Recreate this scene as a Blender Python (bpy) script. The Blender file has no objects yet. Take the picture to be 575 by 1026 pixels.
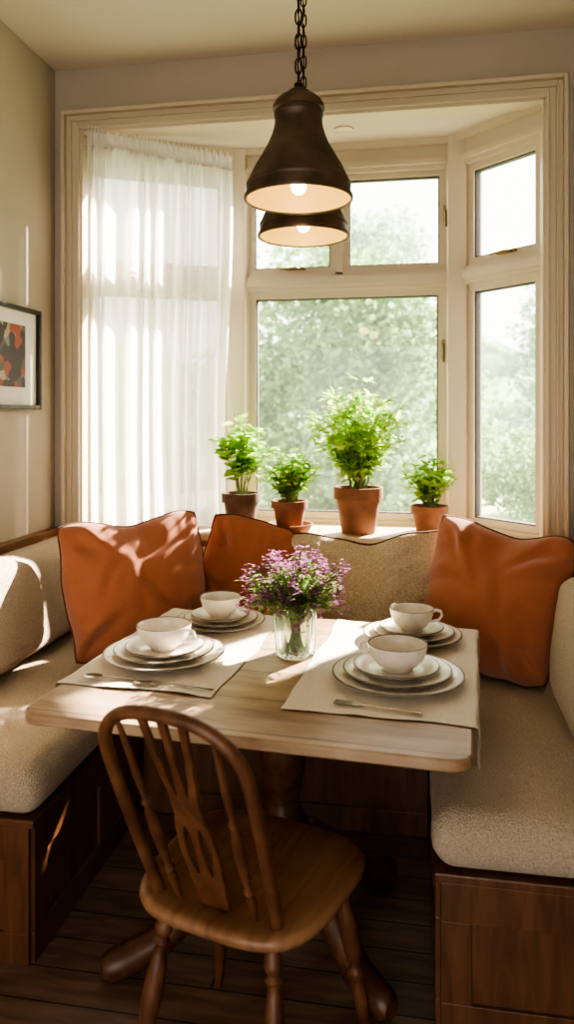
import bpy, bmesh, math, random
from mathutils import Vector, Matrix, Euler, noise
random.seed(7)
C=bpy.context.scene.collection
pi=math.pi
# ---------------------------------------------------------------- materials
def newmat(name):
    m=bpy.data.materials.new(name); m.use_nodes=True
    nt=m.node_tree; b=nt.nodes['Principled BSDF']; return m,nt,b
def col(c): return (c[0],c[1],c[2],1)
def pmat(name,c,rough=.5,metal=0,spec=.5,noise_s=0,c2=None,bump=0,bscale=40,sheen=0,emis=None,es=0,coat=0):
    m,nt,b=newmat(name)
    b.inputs['Base Color'].default_value=col(c); b.inputs['Roughness'].default_value=rough
    b.inputs['Metallic'].default_value=metal; b.inputs['Specular IOR Level'].default_value=spec
    b.inputs['Sheen Weight'].default_value=sheen; b.inputs['Coat Weight'].default_value=coat
    tc=nt.nodes.new('ShaderNodeTexCoord')
    if noise_s:
        n=nt.nodes.new('ShaderNodeTexNoise'); n.inputs['Scale'].default_value=noise_s; n.inputs['Detail'].default_value=5
        nt.links.new(tc.outputs['Object'],n.inputs['Vector'])
        r=nt.nodes.new('ShaderNodeValToRGB'); r.color_ramp.elements[0].color=col(c); r.color_ramp.elements[1].color=col(c2 or c)
        r.color_ramp.elements[0].position=.35; r.color_ramp.elements[1].position=.65
        nt.links.new(n.outputs['Fac'],r.inputs['Fac']); nt.links.new(r.outputs['Color'],b.inputs['Base Color'])
    if bump:
        n2=nt.nodes.new('ShaderNodeTexNoise'); n2.inputs['Scale'].default_value=bscale; n2.inputs['Detail'].default_value=4
        nt.links.new(tc.outputs['Object'],n2.inputs['Vector'])
        bp=nt.nodes.new('ShaderNodeBump'); bp.inputs['Strength'].default_value=bump; bp.inputs['Distance'].default_value=.01
        nt.links.new(n2.outputs['Fac'],bp.inputs['Height']); nt.links.new(bp.outputs['Normal'],b.inputs['Normal'])
    if emis:
        b.inputs['Emission Color'].default_value=col(emis); b.inputs['Emission Strength'].default_value=es
    return m
def wood(name,c1,c2,scale=(12,1.2,12),rough=.4,bump=.15,planks=None,coat=0,pc=((1,1,1,1),(.7,.7,.7,1),(.15,.12,.1,1)),wear=None):
    m,nt,b=newmat(name); b.inputs['Roughness'].default_value=rough; b.inputs['Coat Weight'].default_value=coat
    tc=nt.nodes.new('ShaderNodeTexCoord'); mp=nt.nodes.new('ShaderNodeMapping'); mp.inputs['Scale'].default_value=scale
    nt.links.new(tc.outputs['Object'],mp.inputs['Vector'])
    n=nt.nodes.new('ShaderNodeTexNoise'); n.inputs['Scale'].default_value=2.5; n.inputs['Detail'].default_value=8; n.inputs['Distortion'].default_value=.6
    nt.links.new(mp.outputs['Vector'],n.inputs['Vector'])
    r=nt.nodes.new('ShaderNodeValToRGB'); r.color_ramp.elements[0].color=col(c1); r.color_ramp.elements[1].color=col(c2)
    r.color_ramp.elements[0].position=.3; r.color_ramp.elements[1].position=.7
    nt.links.new(n.outputs['Fac'],r.inputs['Fac']); last=r.outputs['Color']
    if wear:
        n3=nt.nodes.new('ShaderNodeTexNoise'); n3.inputs['Scale'].default_value=5; n3.inputs['Detail'].default_value=6
        nt.links.new(tc.outputs['Object'],n3.inputs['Vector'])
        mr=nt.nodes.new('ShaderNodeMapRange'); mr.inputs[1].default_value=.45; mr.inputs[2].default_value=.65; nt.links.new(n3.outputs['Fac'],mr.inputs[0])
        mw=nt.nodes.new('ShaderNodeMix'); mw.data_type='RGBA'; nt.links.new(last,mw.inputs[6]); mw.inputs[7].default_value=col(wear)
        mm=nt.nodes.new('ShaderNodeMath'); mm.operation='MULTIPLY'; mm.inputs[1].default_value=.5; nt.links.new(mr.outputs[0],mm.inputs[0]); nt.links.new(mm.outputs[0],mw.inputs['Factor']); last=mw.outputs[2]
    if planks:
        br=nt.nodes.new('ShaderNodeTexBrick'); w,h,mort,rot=planks
        mp2=nt.nodes.new('ShaderNodeMapping'); mp2.inputs['Rotation'].default_value=(0,0,rot); mp2.inputs['Location'].default_value=(w*.37,h*.4,0)
        nt.links.new(tc.outputs['Object'],mp2.inputs['Vector']); nt.links.new(mp2.outputs['Vector'],br.inputs['Vector'])
        br.inputs['Scale'].default_value=1; br.inputs['Brick Width'].default_value=w; br.inputs['Row Height'].default_value=h
        br.inputs['Mortar Size'].default_value=mort; br.inputs['Mortar Smooth'].default_value=.3
        br.inputs['Color1'].default_value=pc[0]; br.inputs['Color2'].default_value=pc[1]; br.inputs['Mortar'].default_value=pc[2]
        mx=nt.nodes.new('ShaderNodeMix'); mx.data_type='RGBA'; mx.blend_type='MULTIPLY'; mx.inputs['Factor'].default_value=1
        nt.links.new(last,mx.inputs[6]); nt.links.new(br.outputs['Color'],mx.inputs[7]); last=mx.outputs[2]
    nt.links.new(last,b.inputs['Base Color'])
    bp=nt.nodes.new('ShaderNodeBump'); bp.inputs['Strength'].default_value=bump; bp.inputs['Distance'].default_value=.004
    nt.links.new(n.outputs['Fac'],bp.inputs['Height']); nt.links.new(bp.outputs['Normal'],b.inputs['Normal'])
    return m
def fabric(name,c1,c2,scale=90,bump=.5,rough=.9,sheen=.15,dist=.003):
    m,nt,b=newmat(name); b.inputs['Roughness'].default_value=rough; b.inputs['Sheen Weight'].default_value=sheen
    b.inputs['Specular IOR Level'].default_value=.2
    tc=nt.nodes.new('ShaderNodeTexCoord')
    n=nt.nodes.new('ShaderNodeTexNoise'); n.inputs['Scale'].default_value=scale; n.inputs['Detail'].default_value=3
    v=nt.nodes.new('ShaderNodeTexVoronoi'); v.inputs['Scale'].default_value=scale*1.3
    nt.links.new(tc.outputs['Object'],n.inputs['Vector']); nt.links.new(tc.outputs['Object'],v.inputs['Vector'])
    r=nt.nodes.new('ShaderNodeValToRGB'); r.color_ramp.elements[0].color=col(c1); r.color_ramp.elements[1].color=col(c2)
    r.color_ramp.elements[0].position=.3; r.color_ramp.elements[1].position=.7
    nt.links.new(n.outputs['Fac'],r.inputs['Fac']); nt.links.new(r.outputs['Color'],b.inputs['Base Color'])
    ad=nt.nodes.new('ShaderNodeMath'); ad.operation='ADD'; nt.links.new(n.outputs['Fac'],ad.inputs[0]); nt.links.new(v.outputs['Distance'],ad.inputs[1])
    bp=nt.nodes.new('ShaderNodeBump'); bp.inputs['Strength'].default_value=bump; bp.inputs['Distance'].default_value=dist
    nt.links.new(ad.outputs[0],bp.inputs['Height']); nt.links.new(bp.outputs['Normal'],b.inputs['Normal'])
    return m
def leafmat(name,c1,c2,trans=.5,scale=14,haze=None,hs=0):
    m=bpy.data.materials.new(name); m.use_nodes=True; nt=m.node_tree; nt.nodes.clear()
    out=nt.nodes.new('ShaderNodeOutputMaterial'); tc=nt.nodes.new('ShaderNodeTexCoord')
    n=nt.nodes.new('ShaderNodeTexNoise'); n.inputs['Scale'].default_value=scale; nt.links.new(tc.outputs['Object'],n.inputs['Vector'])
    r=nt.nodes.new('ShaderNodeValToRGB'); r.color_ramp.elements[0].color=col(c1); r.color_ramp.elements[1].color=col(c2)
    r.color_ramp.elements[0].position=.35; r.color_ramp.elements[1].position=.65
    nt.links.new(n.outputs['Fac'],r.inputs['Fac'])
    d=nt.nodes.new('ShaderNodeBsdfDiffuse'); t=nt.nodes.new('ShaderNodeBsdfTranslucent')
    nt.links.new(r.outputs['Color'],d.inputs['Color']); nt.links.new(r.outputs['Color'],t.inputs['Color'])
    mx=nt.nodes.new('ShaderNodeMixShader'); mx.inputs[0].default_value=trans
    nt.links.new(d.outputs[0],mx.inputs[1]); nt.links.new(t.outputs[0],mx.inputs[2]); last=mx.outputs[0]
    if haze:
        e=nt.nodes.new('ShaderNodeEmission'); e.inputs['Color'].default_value=col(haze); e.inputs['Strength'].default_value=hs  # haze in the air painted as an even glow on the leaves
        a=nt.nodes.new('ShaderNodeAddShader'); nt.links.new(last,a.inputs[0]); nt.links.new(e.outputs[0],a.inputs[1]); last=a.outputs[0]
    nt.links.new(last,out.inputs['Surface'])
    return m
def sheermat(name,c,transp,transl):
    m=bpy.data.materials.new(name); m.use_nodes=True; nt=m.node_tree; nt.nodes.clear()
    out=nt.nodes.new('ShaderNodeOutputMaterial')
    d=nt.nodes.new('ShaderNodeBsdfDiffuse'); t=nt.nodes.new('ShaderNodeBsdfTranslucent'); tr=nt.nodes.new('ShaderNodeBsdfTransparent')
    d.inputs['Color'].default_value=col(c); t.inputs['Color'].default_value=col(c)
    a=nt.nodes.new('ShaderNodeMixShader'); a.inputs[0].default_value=transl
    nt.links.new(d.outputs[0],a.inputs[1]); nt.links.new(t.outputs[0],a.inputs[2])
    lw=nt.nodes.new('ShaderNodeLayerWeight'); lw.inputs['Blend'].default_value=.4
    mr=nt.nodes.new('ShaderNodeMapRange'); mr.inputs[2].default_value=.8; mr.inputs[3].default_value=transp; mr.inputs[4].default_value=0.0; nt.links.new(lw.outputs['Facing'],mr.inputs[0])
    b=nt.nodes.new('ShaderNodeMixShader'); nt.links.new(mr.outputs[0],b.inputs[0])
    nt.links.new(a.outputs[0],b.inputs[1]); nt.links.new(tr.outputs[0],b.inputs[2]); nt.links.new(b.outputs[0],out.inputs['Surface'])
    return m
def panemat(name,haze=.04):
    m=bpy.data.materials.new(name); m.use_nodes=True; nt=m.node_tree; nt.nodes.clear()
    out=nt.nodes.new('ShaderNodeOutputMaterial')
    g=nt.nodes.new('ShaderNodeBsdfGlossy'); g.inputs['Roughness'].default_value=.02
    tr=nt.nodes.new('ShaderNodeBsdfTransparent'); t=nt.nodes.new('ShaderNodeBsdfTranslucent'); t.inputs['Color'].default_value=(1,.98,.92,1)
    a=nt.nodes.new('ShaderNodeMixShader'); a.inputs[0].default_value=.04
    nt.links.new(tr.outputs[0],a.inputs[1]); nt.links.new(g.outputs[0],a.inputs[2])
    b=nt.nodes.new('ShaderNodeMixShader'); b.inputs[0].default_value=haze
    nt.links.new(a.outputs[0],b.inputs[1]); nt.links.new(t.outputs[0],b.inputs[2]); nt.links.new(b.outputs[0],out.inputs['Surface'])
    return m

M_WALL=pmat('wall_paint',(.44,.385,.31),.9,noise_s=3,c2=(.47,.412,.333),bump=.05,bscale=60)
M_CEIL=pmat('ceiling_paint',(.56,.50,.41),.95)
M_TRIM=pmat('cream_trim_paint',(.57,.49,.365),.45,noise_s=2,c2=(.585,.505,.38))
M_WIN=pmat('window_paint',(.59,.51,.39),.4,noise_s=2,c2=(.605,.525,.405))
M_GASK=pmat('dark_gasket',(.06,.055,.05),.6)
M_GLASS=panemat('window_glass',.013)
M_WOODD=wood('dark_stained_wood',(.065,.028,.014),(.15,.066,.032),(14,2,14),.4)
M_WOODM=wood('brown_panel_wood',(.085,.037,.018),(.17,.076,.036),(14,14,2),.38)
M_WCAP=wood('wainscot_wood',(.13,.060,.028),(.24,.115,.055),(12,1.5,12),.4)
M_TABLE=wood('table_oak',(.24,.145,.080),(.46,.32,.20),(1.3,10,10),.36,.3,planks=(5,.19,.0025,0),pc=((1,1,1,1),(.86,.84,.82,1),(.4,.32,.25,1)),wear=(.56,.44,.31))
M_CHAIR=wood('chair_wood',(.080,.033,.016),(.18,.080,.037),(10,2,6),.45,.2,coat=0)
M_CSEAT=wood('chair_seat_wood',(.14,.065,.031),(.28,.145,.072),(16,1.8,6),.43,.25,coat=0,wear=(.38,.23,.135))
M_FLOOR=wood('floor_planks',(.12,.075,.052),(.24,.155,.108),(2,14,10),.35,.2,planks=(1.4,.11,.003,.0))
M_LINEN=fabric('beige_linen',(.42,.335,.235),(.59,.49,.37),180,1.0,dist=.004)
M_TAN=fabric('tan_linen',(.42,.33,.22),(.63,.53,.39),150,1.0,dist=.004)
M_RUST=fabric('rust_linen',(.325,.118,.064),(.385,.145,.08),320,.5,rough=1,sheen=.3,dist=.002)
M_RUSTP=fabric('rust_piping',(.11,.038,.023),(.14,.052,.03),120,.3)
M_RUN=fabric('cream_runner_linen',(.68,.62,.52),(.80,.74,.64),260,.5)
M_CER=pmat('stoneware',(.68,.62,.52),.3,noise_s=60,c2=(.75,.69,.59),coat=.3)
M_CERB=pmat('stoneware_brown_rim',(.13,.105,.08),.4)
M_STEEL=pmat('cutlery_metal',(.35,.31,.26),.25,metal=1)
M_LAMP=pmat('bronze_shade',(.070,.048,.032),.48,metal=.4,noise_s=14,c2=(.14,.095,.06),bump=.2,bscale=35)
M_LAMPI=pmat('cream_enamel',(.58,.44,.20),.5)
M_CHAIN=pmat('black_iron',(.05,.035,.025),.4,metal=.9)
M_BULB=pmat('lit_bulb',(1,.8,.5),.4,emis=(1,.68,.30),es=9)
M_TERRA=pmat('terracotta',(.20,.088,.052),.85,noise_s=14,c2=(.28,.13,.08),bump=.1)
M_TERRAD=pmat('brown_terracotta',(.10,.052,.038),.8,noise_s=14,c2=(.15,.08,.056),bump=.1)
M_SOIL=pmat('soil',(.05,.03,.02),1,bump=.8,bscale=90)
M_LEAF=leafmat('leaf_green',(.25,.45,.10),(.48,.66,.20),.66)
M_LEAFB=leafmat('leaf_bright',(.34,.56,.13),(.60,.76,.26),.66)
M_STEM=pmat('stem_green',(.16,.21,.08),.7)
M_BLEAF=leafmat('bouquet_leaf',(.16,.27,.09),(.32,.43,.17),.5)
M_PURP=leafmat('purple_petals',(.26,.10,.25),(.44,.21,.39),.5,60)
M_PINK=leafmat('pink_petals',(.46,.20,.35),(.60,.34,.48),.5,60)
M_SHEER=sheermat('white_sheer',(.93,.92,.89),.20,.52)
M_FRAME=pmat('black_frame',(.02,.018,.016),.35)
M_MAT=pmat('picture_mat',(.72,.69,.63),.9)
M_TREE=leafmat('tree_leaves_haze_glow',(.12,.22,.09),(.34,.46,.23),.5,3,(.75,.92,.80),.07)  # faint emission stands in for haze over the nearer foliage
M_TREE2=leafmat('tree_leaves_pale_haze_glow',(.20,.31,.19),(.40,.51,.34),.5,3,(.78,.94,.88),.20)  # paler, stronger haze glow painted into the far trees and hedge
M_BARK=pmat('bark',(.25,.23,.19),.9,bump=.5)
M_GRASS=pmat('grass',(.26,.33,.17),.95,noise_s=3,c2=(.36,.41,.26))
M_VASE,nt,b=newmat('ribbed_glass'); b.inputs['Base Color'].default_value=(.80,.88,.79,1); b.inputs['Roughness'].default_value=.08; b.inputs['Transmission Weight'].default_value=.92; b.inputs['IOR'].default_value=1.38
M_BRASS=pmat('aged_brass',(.25,.19,.10),.4,metal=1)
# ---------------------------------------------------------------- builder
class B:
    def __init__(s): s.v=[]; s.f=[]; s.m=[]
    def add(s,vs,fs,mi=0,mat=None):
        o=len(s.v)
        for p in vs:
            p=Vector(p); s.v.append(mat@p if mat else p)
        for f in fs: s.f.append(tuple(i+o for i in f)); s.m.append(mi)
        return s
    def box(s,x0,x1,y0,y1,z0,z1,mi=0,mat=None):
        vs=[(x0,y0,z0),(x1,y0,z0),(x1,y1,z0),(x0,y1,z0),(x0,y0,z1),(x1,y0,z1),(x1,y1,z1),(x0,y1,z1)]
        return s.add(vs,[(0,3,2,1),(4,5,6,7),(0,1,5,4),(1,2,6,5),(2,3,7,6),(3,0,4,7)],mi,mat)
    def prism(s,poly,z0,z1,mi=0,mat=None):
        n=len(poly); vs=[(p[0],p[1],z0) for p in poly]+[(p[0],p[1],z1) for p in poly]
        fs=[tuple(reversed(range(n))),tuple(range(n,2*n))]+[(i,(i+1)%n,(i+1)%n+n,i+n) for i in range(n)]
        return s.add(vs,fs,mi,mat)
    def lathe(s,prof,n=32,mi=0,mat=None,mif=None):
        o=len(s.v)
        for r,z in prof:
            for i in range(n):
                a=2*pi*i/n; p=Vector((r*math.cos(a),r*math.sin(a),z)); s.v.append(mat@p if mat else p)
        for j in range(len(prof)-1):
            for i in range(n):
                k=(i+1)%n
                s.f.append((o+j*n+i,o+j*n+k,o+(j+1)*n+k,o+(j+1)*n+i)); s.m.append(mif[j] if mif else mi)
        return s
    def tube(s,pts,rad,n=8,mi=0,closed=False,flat=1.0,mat=None,cap=True):
        pts=[Vector(p) for p in pts]; N=len(pts)
        if not hasattr(rad,'__len__'): rad=[rad]*N
        up=None; vs=[]; fs=[]
        for i,p in enumerate(pts):
            if closed: t=(pts[(i+1)%N]-pts[i-1]).normalized()
            else: t=(pts[min(i+1,N-1)]-pts[max(i-1,0)]).normalized()
            if up is None:
                up=Vector((0,0,1)) if abs(t.z)<.9 else Vector((1,0,0))
            up=(up-t*up.dot(t)).normalized(); sd=t.cross(up)
            for k in range(n):
                a=2*pi*k/n; vs.append(p+up*math.cos(a)*rad[i]*flat+sd*math.sin(a)*rad[i])
        L=N if closed else N-1
        for i in range(L):
            j=(i+1)%N
            for k in range(n):
                l=(k+1)%n; fs.append((i*n+k,i*n+l,j*n+l,j*n+k))
        if not closed and cap: fs.append(tuple(reversed(range(n)))); fs.append(tuple(range((N-1)*n,N*n)))
        return s.add(vs,fs,mi,mat)
    def obj(s,name,mats,parent=None,smooth=True,bevel=0,loc=None,rot=None,angle=40,fixn=True):
        me=bpy.data.meshes.new(name); me.from_pydata([tuple(v) for v in s.v],[],s.f)
        if not isinstance(mats,(list,tuple)): mats=[mats]
        for m in mats: me.materials.append(m)
        me.polygons.foreach_set('material_index',s.m)
        me.update()
        if fixn and len(s.f)<30000:
            bm=bmesh.new(); bm.from_mesh(me); bmesh.ops.recalc_face_normals(bm,faces=bm.faces); bm.to_mesh(me); bm.free()
        if smooth:
            me.polygons.foreach_set('use_smooth',[True]*len(me.polygons))
            try: me.set_sharp_from_angle(angle=math.radians(angle))
            except Exception: pass
        o=bpy.data.objects.new(name,me); C.objects.link(o)
        if parent: o.parent=parent
        if loc: o.location=loc
        if rot: o.rotation_euler=rot
        if bevel:
            md=o.modifiers.new('bevel','BEVEL'); md.width=bevel; md.segments=2; md.limit_method='ANGLE'; md.harden_normals=False
        return o
def empty(name,loc=(0,0,0),rot=(0,0,0)):
    o=bpy.data.objects.new(name,None); o.empty_display_size=.1; C.objects.link(o); o.location=loc; o.rotation_euler=rot; return o
def tag(o,label,cat=None,group=None,kind=None):
    o['label']=label
    if cat: o['category']=cat
    if group: o['group']=group
    if kind: o['kind']=kind
    return o
def struct(o,label=None,cat=None):
    o['kind']='structure'
    if label: o['label']=label
    if cat: o['category']=cat
    return o
def copytree(src,loc,rotz=None):
    kids=list(src.children)
    n=src.copy(); C.objects.link(n); n.location=loc
    if rotz is not None: n.rotation_euler=(0,0,rotz)
    for k in kids:
        c=k.copy(); C.objects.link(c); c.parent=n
        for kk in k.children:
            d=kk.copy(); C.objects.link(d); d.parent=c
    return n
def rbox(name,dx,dy,dz,r,mat,cuts=(26),puff=.012,wr=.005,seed=0,parent=None):
    bm=bmesh.new(); bmesh.ops.create_cube(bm,size=2); bmesh.ops.subdivide_edges(bm,edges=bm.edges[:],cuts=cuts,use_grid_fill=True)
    h=Vector((dx/2,dy/2,dz/2))
    for v in bm.verts:
        p=Vector([math.copysign(1-(1-min(1,abs(c)))**1.9,c) for c in v.co]); q=p.copy()
        p=Vector((p.x*h.x,p.y*h.y,p.z*h.z)); inn=Vector([max(-(h[i]-r),min(h[i]-r,p[i])) for i in range(3)])
        d=p-inn
        if d.length>1e-6: p=inn+d.normalized()*r
        axis=min(range(3),key=lambda i:h[i])
        o=[i for i in range(3) if i!=axis]
        bul=(1-q[o[0]]**4)*(1-q[o[1]]**4)
        flatb=(axis==2 and q[2]<-.5)
        if not flatb:
            p[axis]+=math.copysign(puff*bul*(1 if abs(q[axis])>.5 else 0),q[axis])
            nn=noise.noise(p*7+Vector((seed,0,0)))*wr+noise.noise(p*16+Vector((seed,3,0)))*wr*.5
            p+=q.normalized()*nn
        v.co=p
    me=bpy.data.meshes.new(name); bm.to_mesh(me); bm.free(); me.materials.append(mat)
    me.polygons.foreach_set('use_smooth',[True]*len(me.polygons))
    o=bpy.data.objects.new(name,me); C.objects.link(o)
    if parent: o.parent=parent
    return o
# ---------------------------------------------------------------- room
XL,XR,YW,ZC=-1.62,.68,3.15,3.0
YB=-1.2
OX0,OX1,OZ0,OZ1=-1.49,.50,.93,2.72
struct(B().box(XL-.1,XR+.1,YB,3.8,-.1,0).obj('floor',M_FLOOR,smooth=False),'dark brown wooden plank floor','floor')
struct(B().box(XL-.1,XR+.1,YB,YW+.1,ZC,ZC+.1).obj('ceiling',M_CEIL,smooth=False),'warm off-white painted ceiling','ceiling')
struct(B().box(XL-.1,XL,YB,YW+.1,0,ZC).obj('wall_left',M_WALL,smooth=False),'greige painted wall','wall')
struct(B().box(XR,XR+.1,YB,YW+.1,0,ZC).obj('wall_right',M_WALL,smooth=False),'greige painted wall','wall')
b=B(); b.box(XL,-1.3,YB-.08,YB,0,ZC).box(.4,XR,YB-.08,YB,0,ZC).box(-1.3,.4,YB-.08,YB,2.2,ZC)  # unseen wall; the opening is added and sized to let in sky fill
struct(b.obj('wall_front',M_WALL,smooth=False),'unseen greige wall with a doorway added for sky fill','wall')
b=B()
b.box(XL,OX0,YW,YW+.06,0,ZC).box(OX1,XR,YW,YW+.06,0,ZC).box(OX0,OX1,YW,YW+.06,OZ1,ZC).box(OX0,OX1,YW,YW+.06,0,OZ0-.035)
struct(b.obj('wall_back',M_WALL,smooth=False),'greige wall around the bay window opening','wall')
PL,PCL,PCR,PR=Vector((-1.52,3.17)),Vector((-.86,3.52)),Vector((.17,3.52)),Vector((.52,3.17))
WZ1=2.635
def seg(b,p,q,z0,z1,th=.12):
    d=(q-p).normalized(); n=Vector((-d.y,d.x))*th
    if n.y<0: n=-n
    b.prism([p,q,q+n,p+n],z0,z1)
b=B()
for p,q in ((PL,PCL),(PCL,PCR),(PCR,PR)):
    seg(b,p,q,0,.90); seg(b,p,q,WZ1,2.74)
struct(b.obj('wall_bay',M_TRIM,smooth=False),'cream painted bay walls below and above the windows','wall')
struct(B().prism([(-1.75,YW+.06),(.75,YW+.06),(.75,3.3),(.25,3.72),(-.94,3.72),(-1.75,3.3)],2.72,2.80).obj('ceiling_bay',M_CEIL,smooth=False),'painted bay soffit','ceiling')
struct(B().prism([(-1.515,YW-.0),(.515,YW-.0),(.515,3.19),(.19,3.54),(-.88,3.54),(-1.515,3.19)],.895,.93).obj('trim_1',M_TRIM,smooth=True,bevel=.006),'deep cream window sill ledge','window sill')
b=B()
def casing(b,dep,lo,hi):
    x0,x1,z1=OX0,OX1,OZ1
    y0=YW-dep
    b.box(x0-hi,x0-lo,y0,YW,OZ0+.02,z1+hi); b.box(x1+lo,x1+hi,y0,YW,OZ0+.02,z1+hi)
    b.box(x0-lo,x1+lo,y0,YW,z1+lo,z1+hi)
casing(b,.030,0,.014); casing(b,.018,.014,.040); casing(b,.025,.040,.050); casing(b,.016,.050,.068); casing(b,.040,.068,.084)
struct(b.obj('trim_2',M_TRIM,smooth=False,bevel=.003),'moulded cream casing around the bay opening','window casing')
b=B(); b.box(OX0-.001,OX0+.012,YW-.02,YW+.07,OZ0,OZ1).box(OX1-.012,OX1+.001,YW-.02,YW+.07,OZ0,OZ1).box(OX0,OX1,YW-.02,YW+.07,OZ1-.014,OZ1+.001)
struct(b.obj('trim_3',M_TRIM,smooth=False,bevel=.002),'cream jamb lining of the opening','window trim')
b=B(); b.box(XL,XL+.02,1.0,YW,0,.90).box(XL,XL+.045,1.0,YW,.90,.945).box(XL,XL+.03,1.0,YW,.875,.90)
b.box(XR-.02,XR,1.0,YW,0,.90).box(XR-.045,XR,1.0,YW,.90,.945)
b.box(XL+.02,XR-.02,YW-.02,YW,0,.88).box(XL+.045,OX0-.087,YW-.045,YW,.90,.945).box(OX1+.087,XR-.045,YW-.045,YW,.90,.945).box(XL+.045,XR-.045,YW-.03,YW,.88,.90)
struct(b.obj('trim_4',M_WCAP,smooth=False,bevel=.004),'brown wood wainscot with ledge cap','wainscot')
def window(name,p,q,mull,label,z0=.90,z1=WZ1,tr=(2.03,2.13)):
    d=(q-p); L=d.length; ang=math.atan2(d.y,d.x)
    b=B(); dep=.10; fw=.05
    b.box(0,fw,0,dep,z0,z1).box(L-fw,L,0,dep,z0,z1).box(fw,L-fw,0,dep,z1-fw,z1).box(fw,L-fw,0,dep,z0,z0+.05).box(fw,L-fw,0,dep,tr[0]+.01,tr[1]-.01)
    b.box(0,L,-.012,.0,tr[0]+.03,tr[1]-.03)
    def sash(x0,x1,a0,a1,s=.038):
        b.box(x0,x0+s,.02,.075,a0,a1).box(x1-s,x1,.02,.075,a0,a1).box(x0+s,x1-s,.02,.075,a1-s,a1).box(x0+s,x1-s,.02,.075,a0,a0+s)
        g=.006; X0,X1,A0,A1=x0+s,x1-s,a0+s,a1-s
        b.box(X0,X0+g,.03,.06,A0,A1,2).box(X1-g,X1,.03,.06,A0,A1,2).box(X0,X1,.03,.06,A1-g,A1,2).box(X0,X1,.03,.06,A0,A0+g,2)
        b.add([(X0,.045,A0),(X1,.045,A0),(X1,.045,A1),(X0,.045,A1)],[(0,1,2,3)],1)
        g=.003
        b.box(x0-g,x0,.012,.022,a0,a1,2).box(x1,x1+g,.012,.022,a0,a1,2).box(x0,x1,.012,.022,a1,a1+g,2)
    sash(fw-.005,L-fw+.005,z0+.045,tr[0]+.012)
    if mull:
        m=mull*L; b.box(m-.016,m+.016,0,dep,tr[1]-.02,z1-fw+.01)
        sash(fw-.005,m-.013,tr[1]-.012,z1-fw+.005,.032); sash(m+.013,L-fw+.005,tr[1]-.012,z1-fw+.005,.032)
    else: sash(fw-.005,L-fw+.005,tr[1]-.012,z1-fw+.005)
    o=b.obj(name,[M_WIN,M_GLASS,M_GASK],smooth=False,loc=(p.x,p.y,0),rot=(0,0,ang),fixn=False)
    struct(o,label,'window')
    def latch(x,z,vert=False):
        l=B()
        if vert: l.box(-.008,.008,-.012,0,-.045,.045).tube([(0,-.012,.02),(0,-.03,.015),(0,-.035,-.06)],.006,8)
        else: l.box(-.05,.05,-.01,0,-.007,.007).tube([(.02,-.01,0),(.01,-.03,.0),(-.07,-.032,-.004)],.005,8)
        c=l.obj('window_latch',M_BRASS,parent=o,loc=(x,.018,z)); c['label']='aged brass latch'
    return o,L,latch
o,L,lt=window('window_1',PCL,PCR,.475,'cream framed centre window with two upper casements'); lt(L*.27,2.145); lt(L-.05,2.37,True); lt(L-.06,1.75,True)
o,L,lt=window('window_2',PCR,PR,None,'cream framed angled side window'); lt(L*.55,2.15)
o,L,lt=window('window_3',PL,PCL,None,'cream framed angled side window behind sheer curtain'); lt(L*.5,2.15)
b=B()
for P in (PCL,PCR): b.prism([(P.x-.04,P.y-.035),(P.x+.04,P.y-.035),(P.x+.06,P.y+.12),(P.x-.06,P.y+.12)],.93,2.725)
struct(b.obj('trim_5',M_WIN,smooth=False,bevel=.004),'cream corner posts between bay windows','window trim')
b=B()
for p,q in ((PL,PCL),(PCL,PCR),(PCR,PR)):
    d=(q-p).normalized(); n=Vector((d.y,-d.x)); n=n if n.y<0 else -n
    b.prism([p,q,q+n*.018,p+n*.018],2.605,2.630); b.prism([p,q,q+n*.03,p+n*.03],2.69,2.722)
struct(b.obj('trim_6',M_TRIM,smooth=False),'slim moulding above the bay windows','window trim')
tag(B().lathe([(0,0),(.035,0),(.045,.003),(.045,.008),(0,.008)],24).obj('recessed_downlight',M_WIN,loc=(-.33,3.33,2.711)),'small round recessed downlight in the bay soffit','light')
# ---------------------------------------------------------------- picture
pic=empty('picture_frame',(XL+.002,2.66,1.68),(0,0,pi/2)); tag(pic,'black framed abstract print with white mat on wall','picture')
b=B(); W,H,t=.32,.21,.018
b.box(-W,W,-.025,0,H-t,H).box(-W,W,-.025,0,-H,-H+t).box(-W,-W+t,-.025,0,-H+t,H-t).box(W-t,W,-.025,0,-H+t,H-t)
b.obj('frame',M_FRAME,parent=pic,smooth=False,bevel=.002)
B().box(-W+t,W-t,-.008,-.002,-H+t,H-t).obj('picture_mat',M_MAT,parent=pic,smooth=False)
m,nt,bs=newmat('abstract_art'); tc=nt.nodes.new('ShaderNodeTexCoord'); vo=nt.nodes.new('ShaderNodeTexVoronoi'); vo.inputs['Scale'].default_value=22
nt.links.new(tc.outputs['Object'],vo.inputs['Vector']); sp=nt.nodes.new('ShaderNodeSeparateColor'); nt.links.new(vo.outputs['Color'],sp.inputs[0])
r=nt.nodes.new('ShaderNodeValToRGB'); r.color_ramp.interpolation='CONSTANT'; e=r.color_ramp.elements; e[0].color=(.03,.025,.025,1); e[1].position=.42; e[1].color=(.30,.06,.03,1)
for ps,cc in ((.55,(.09,.07,.06,1)),(.75,(.36,.28,.2,1)),(.88,(.16,.19,.18,1))):
    x=e.new(ps); x.color=cc
nt.links.new(sp.outputs[0],r.inputs['Fac']); nt.links.new(r.outputs['Color'],bs.inputs['Base Color'])
B().box(-W+.11,W-.11,-.010,-.008,-H+.09,H-.075).obj('print',m,parent=pic,smooth=False)
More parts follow.
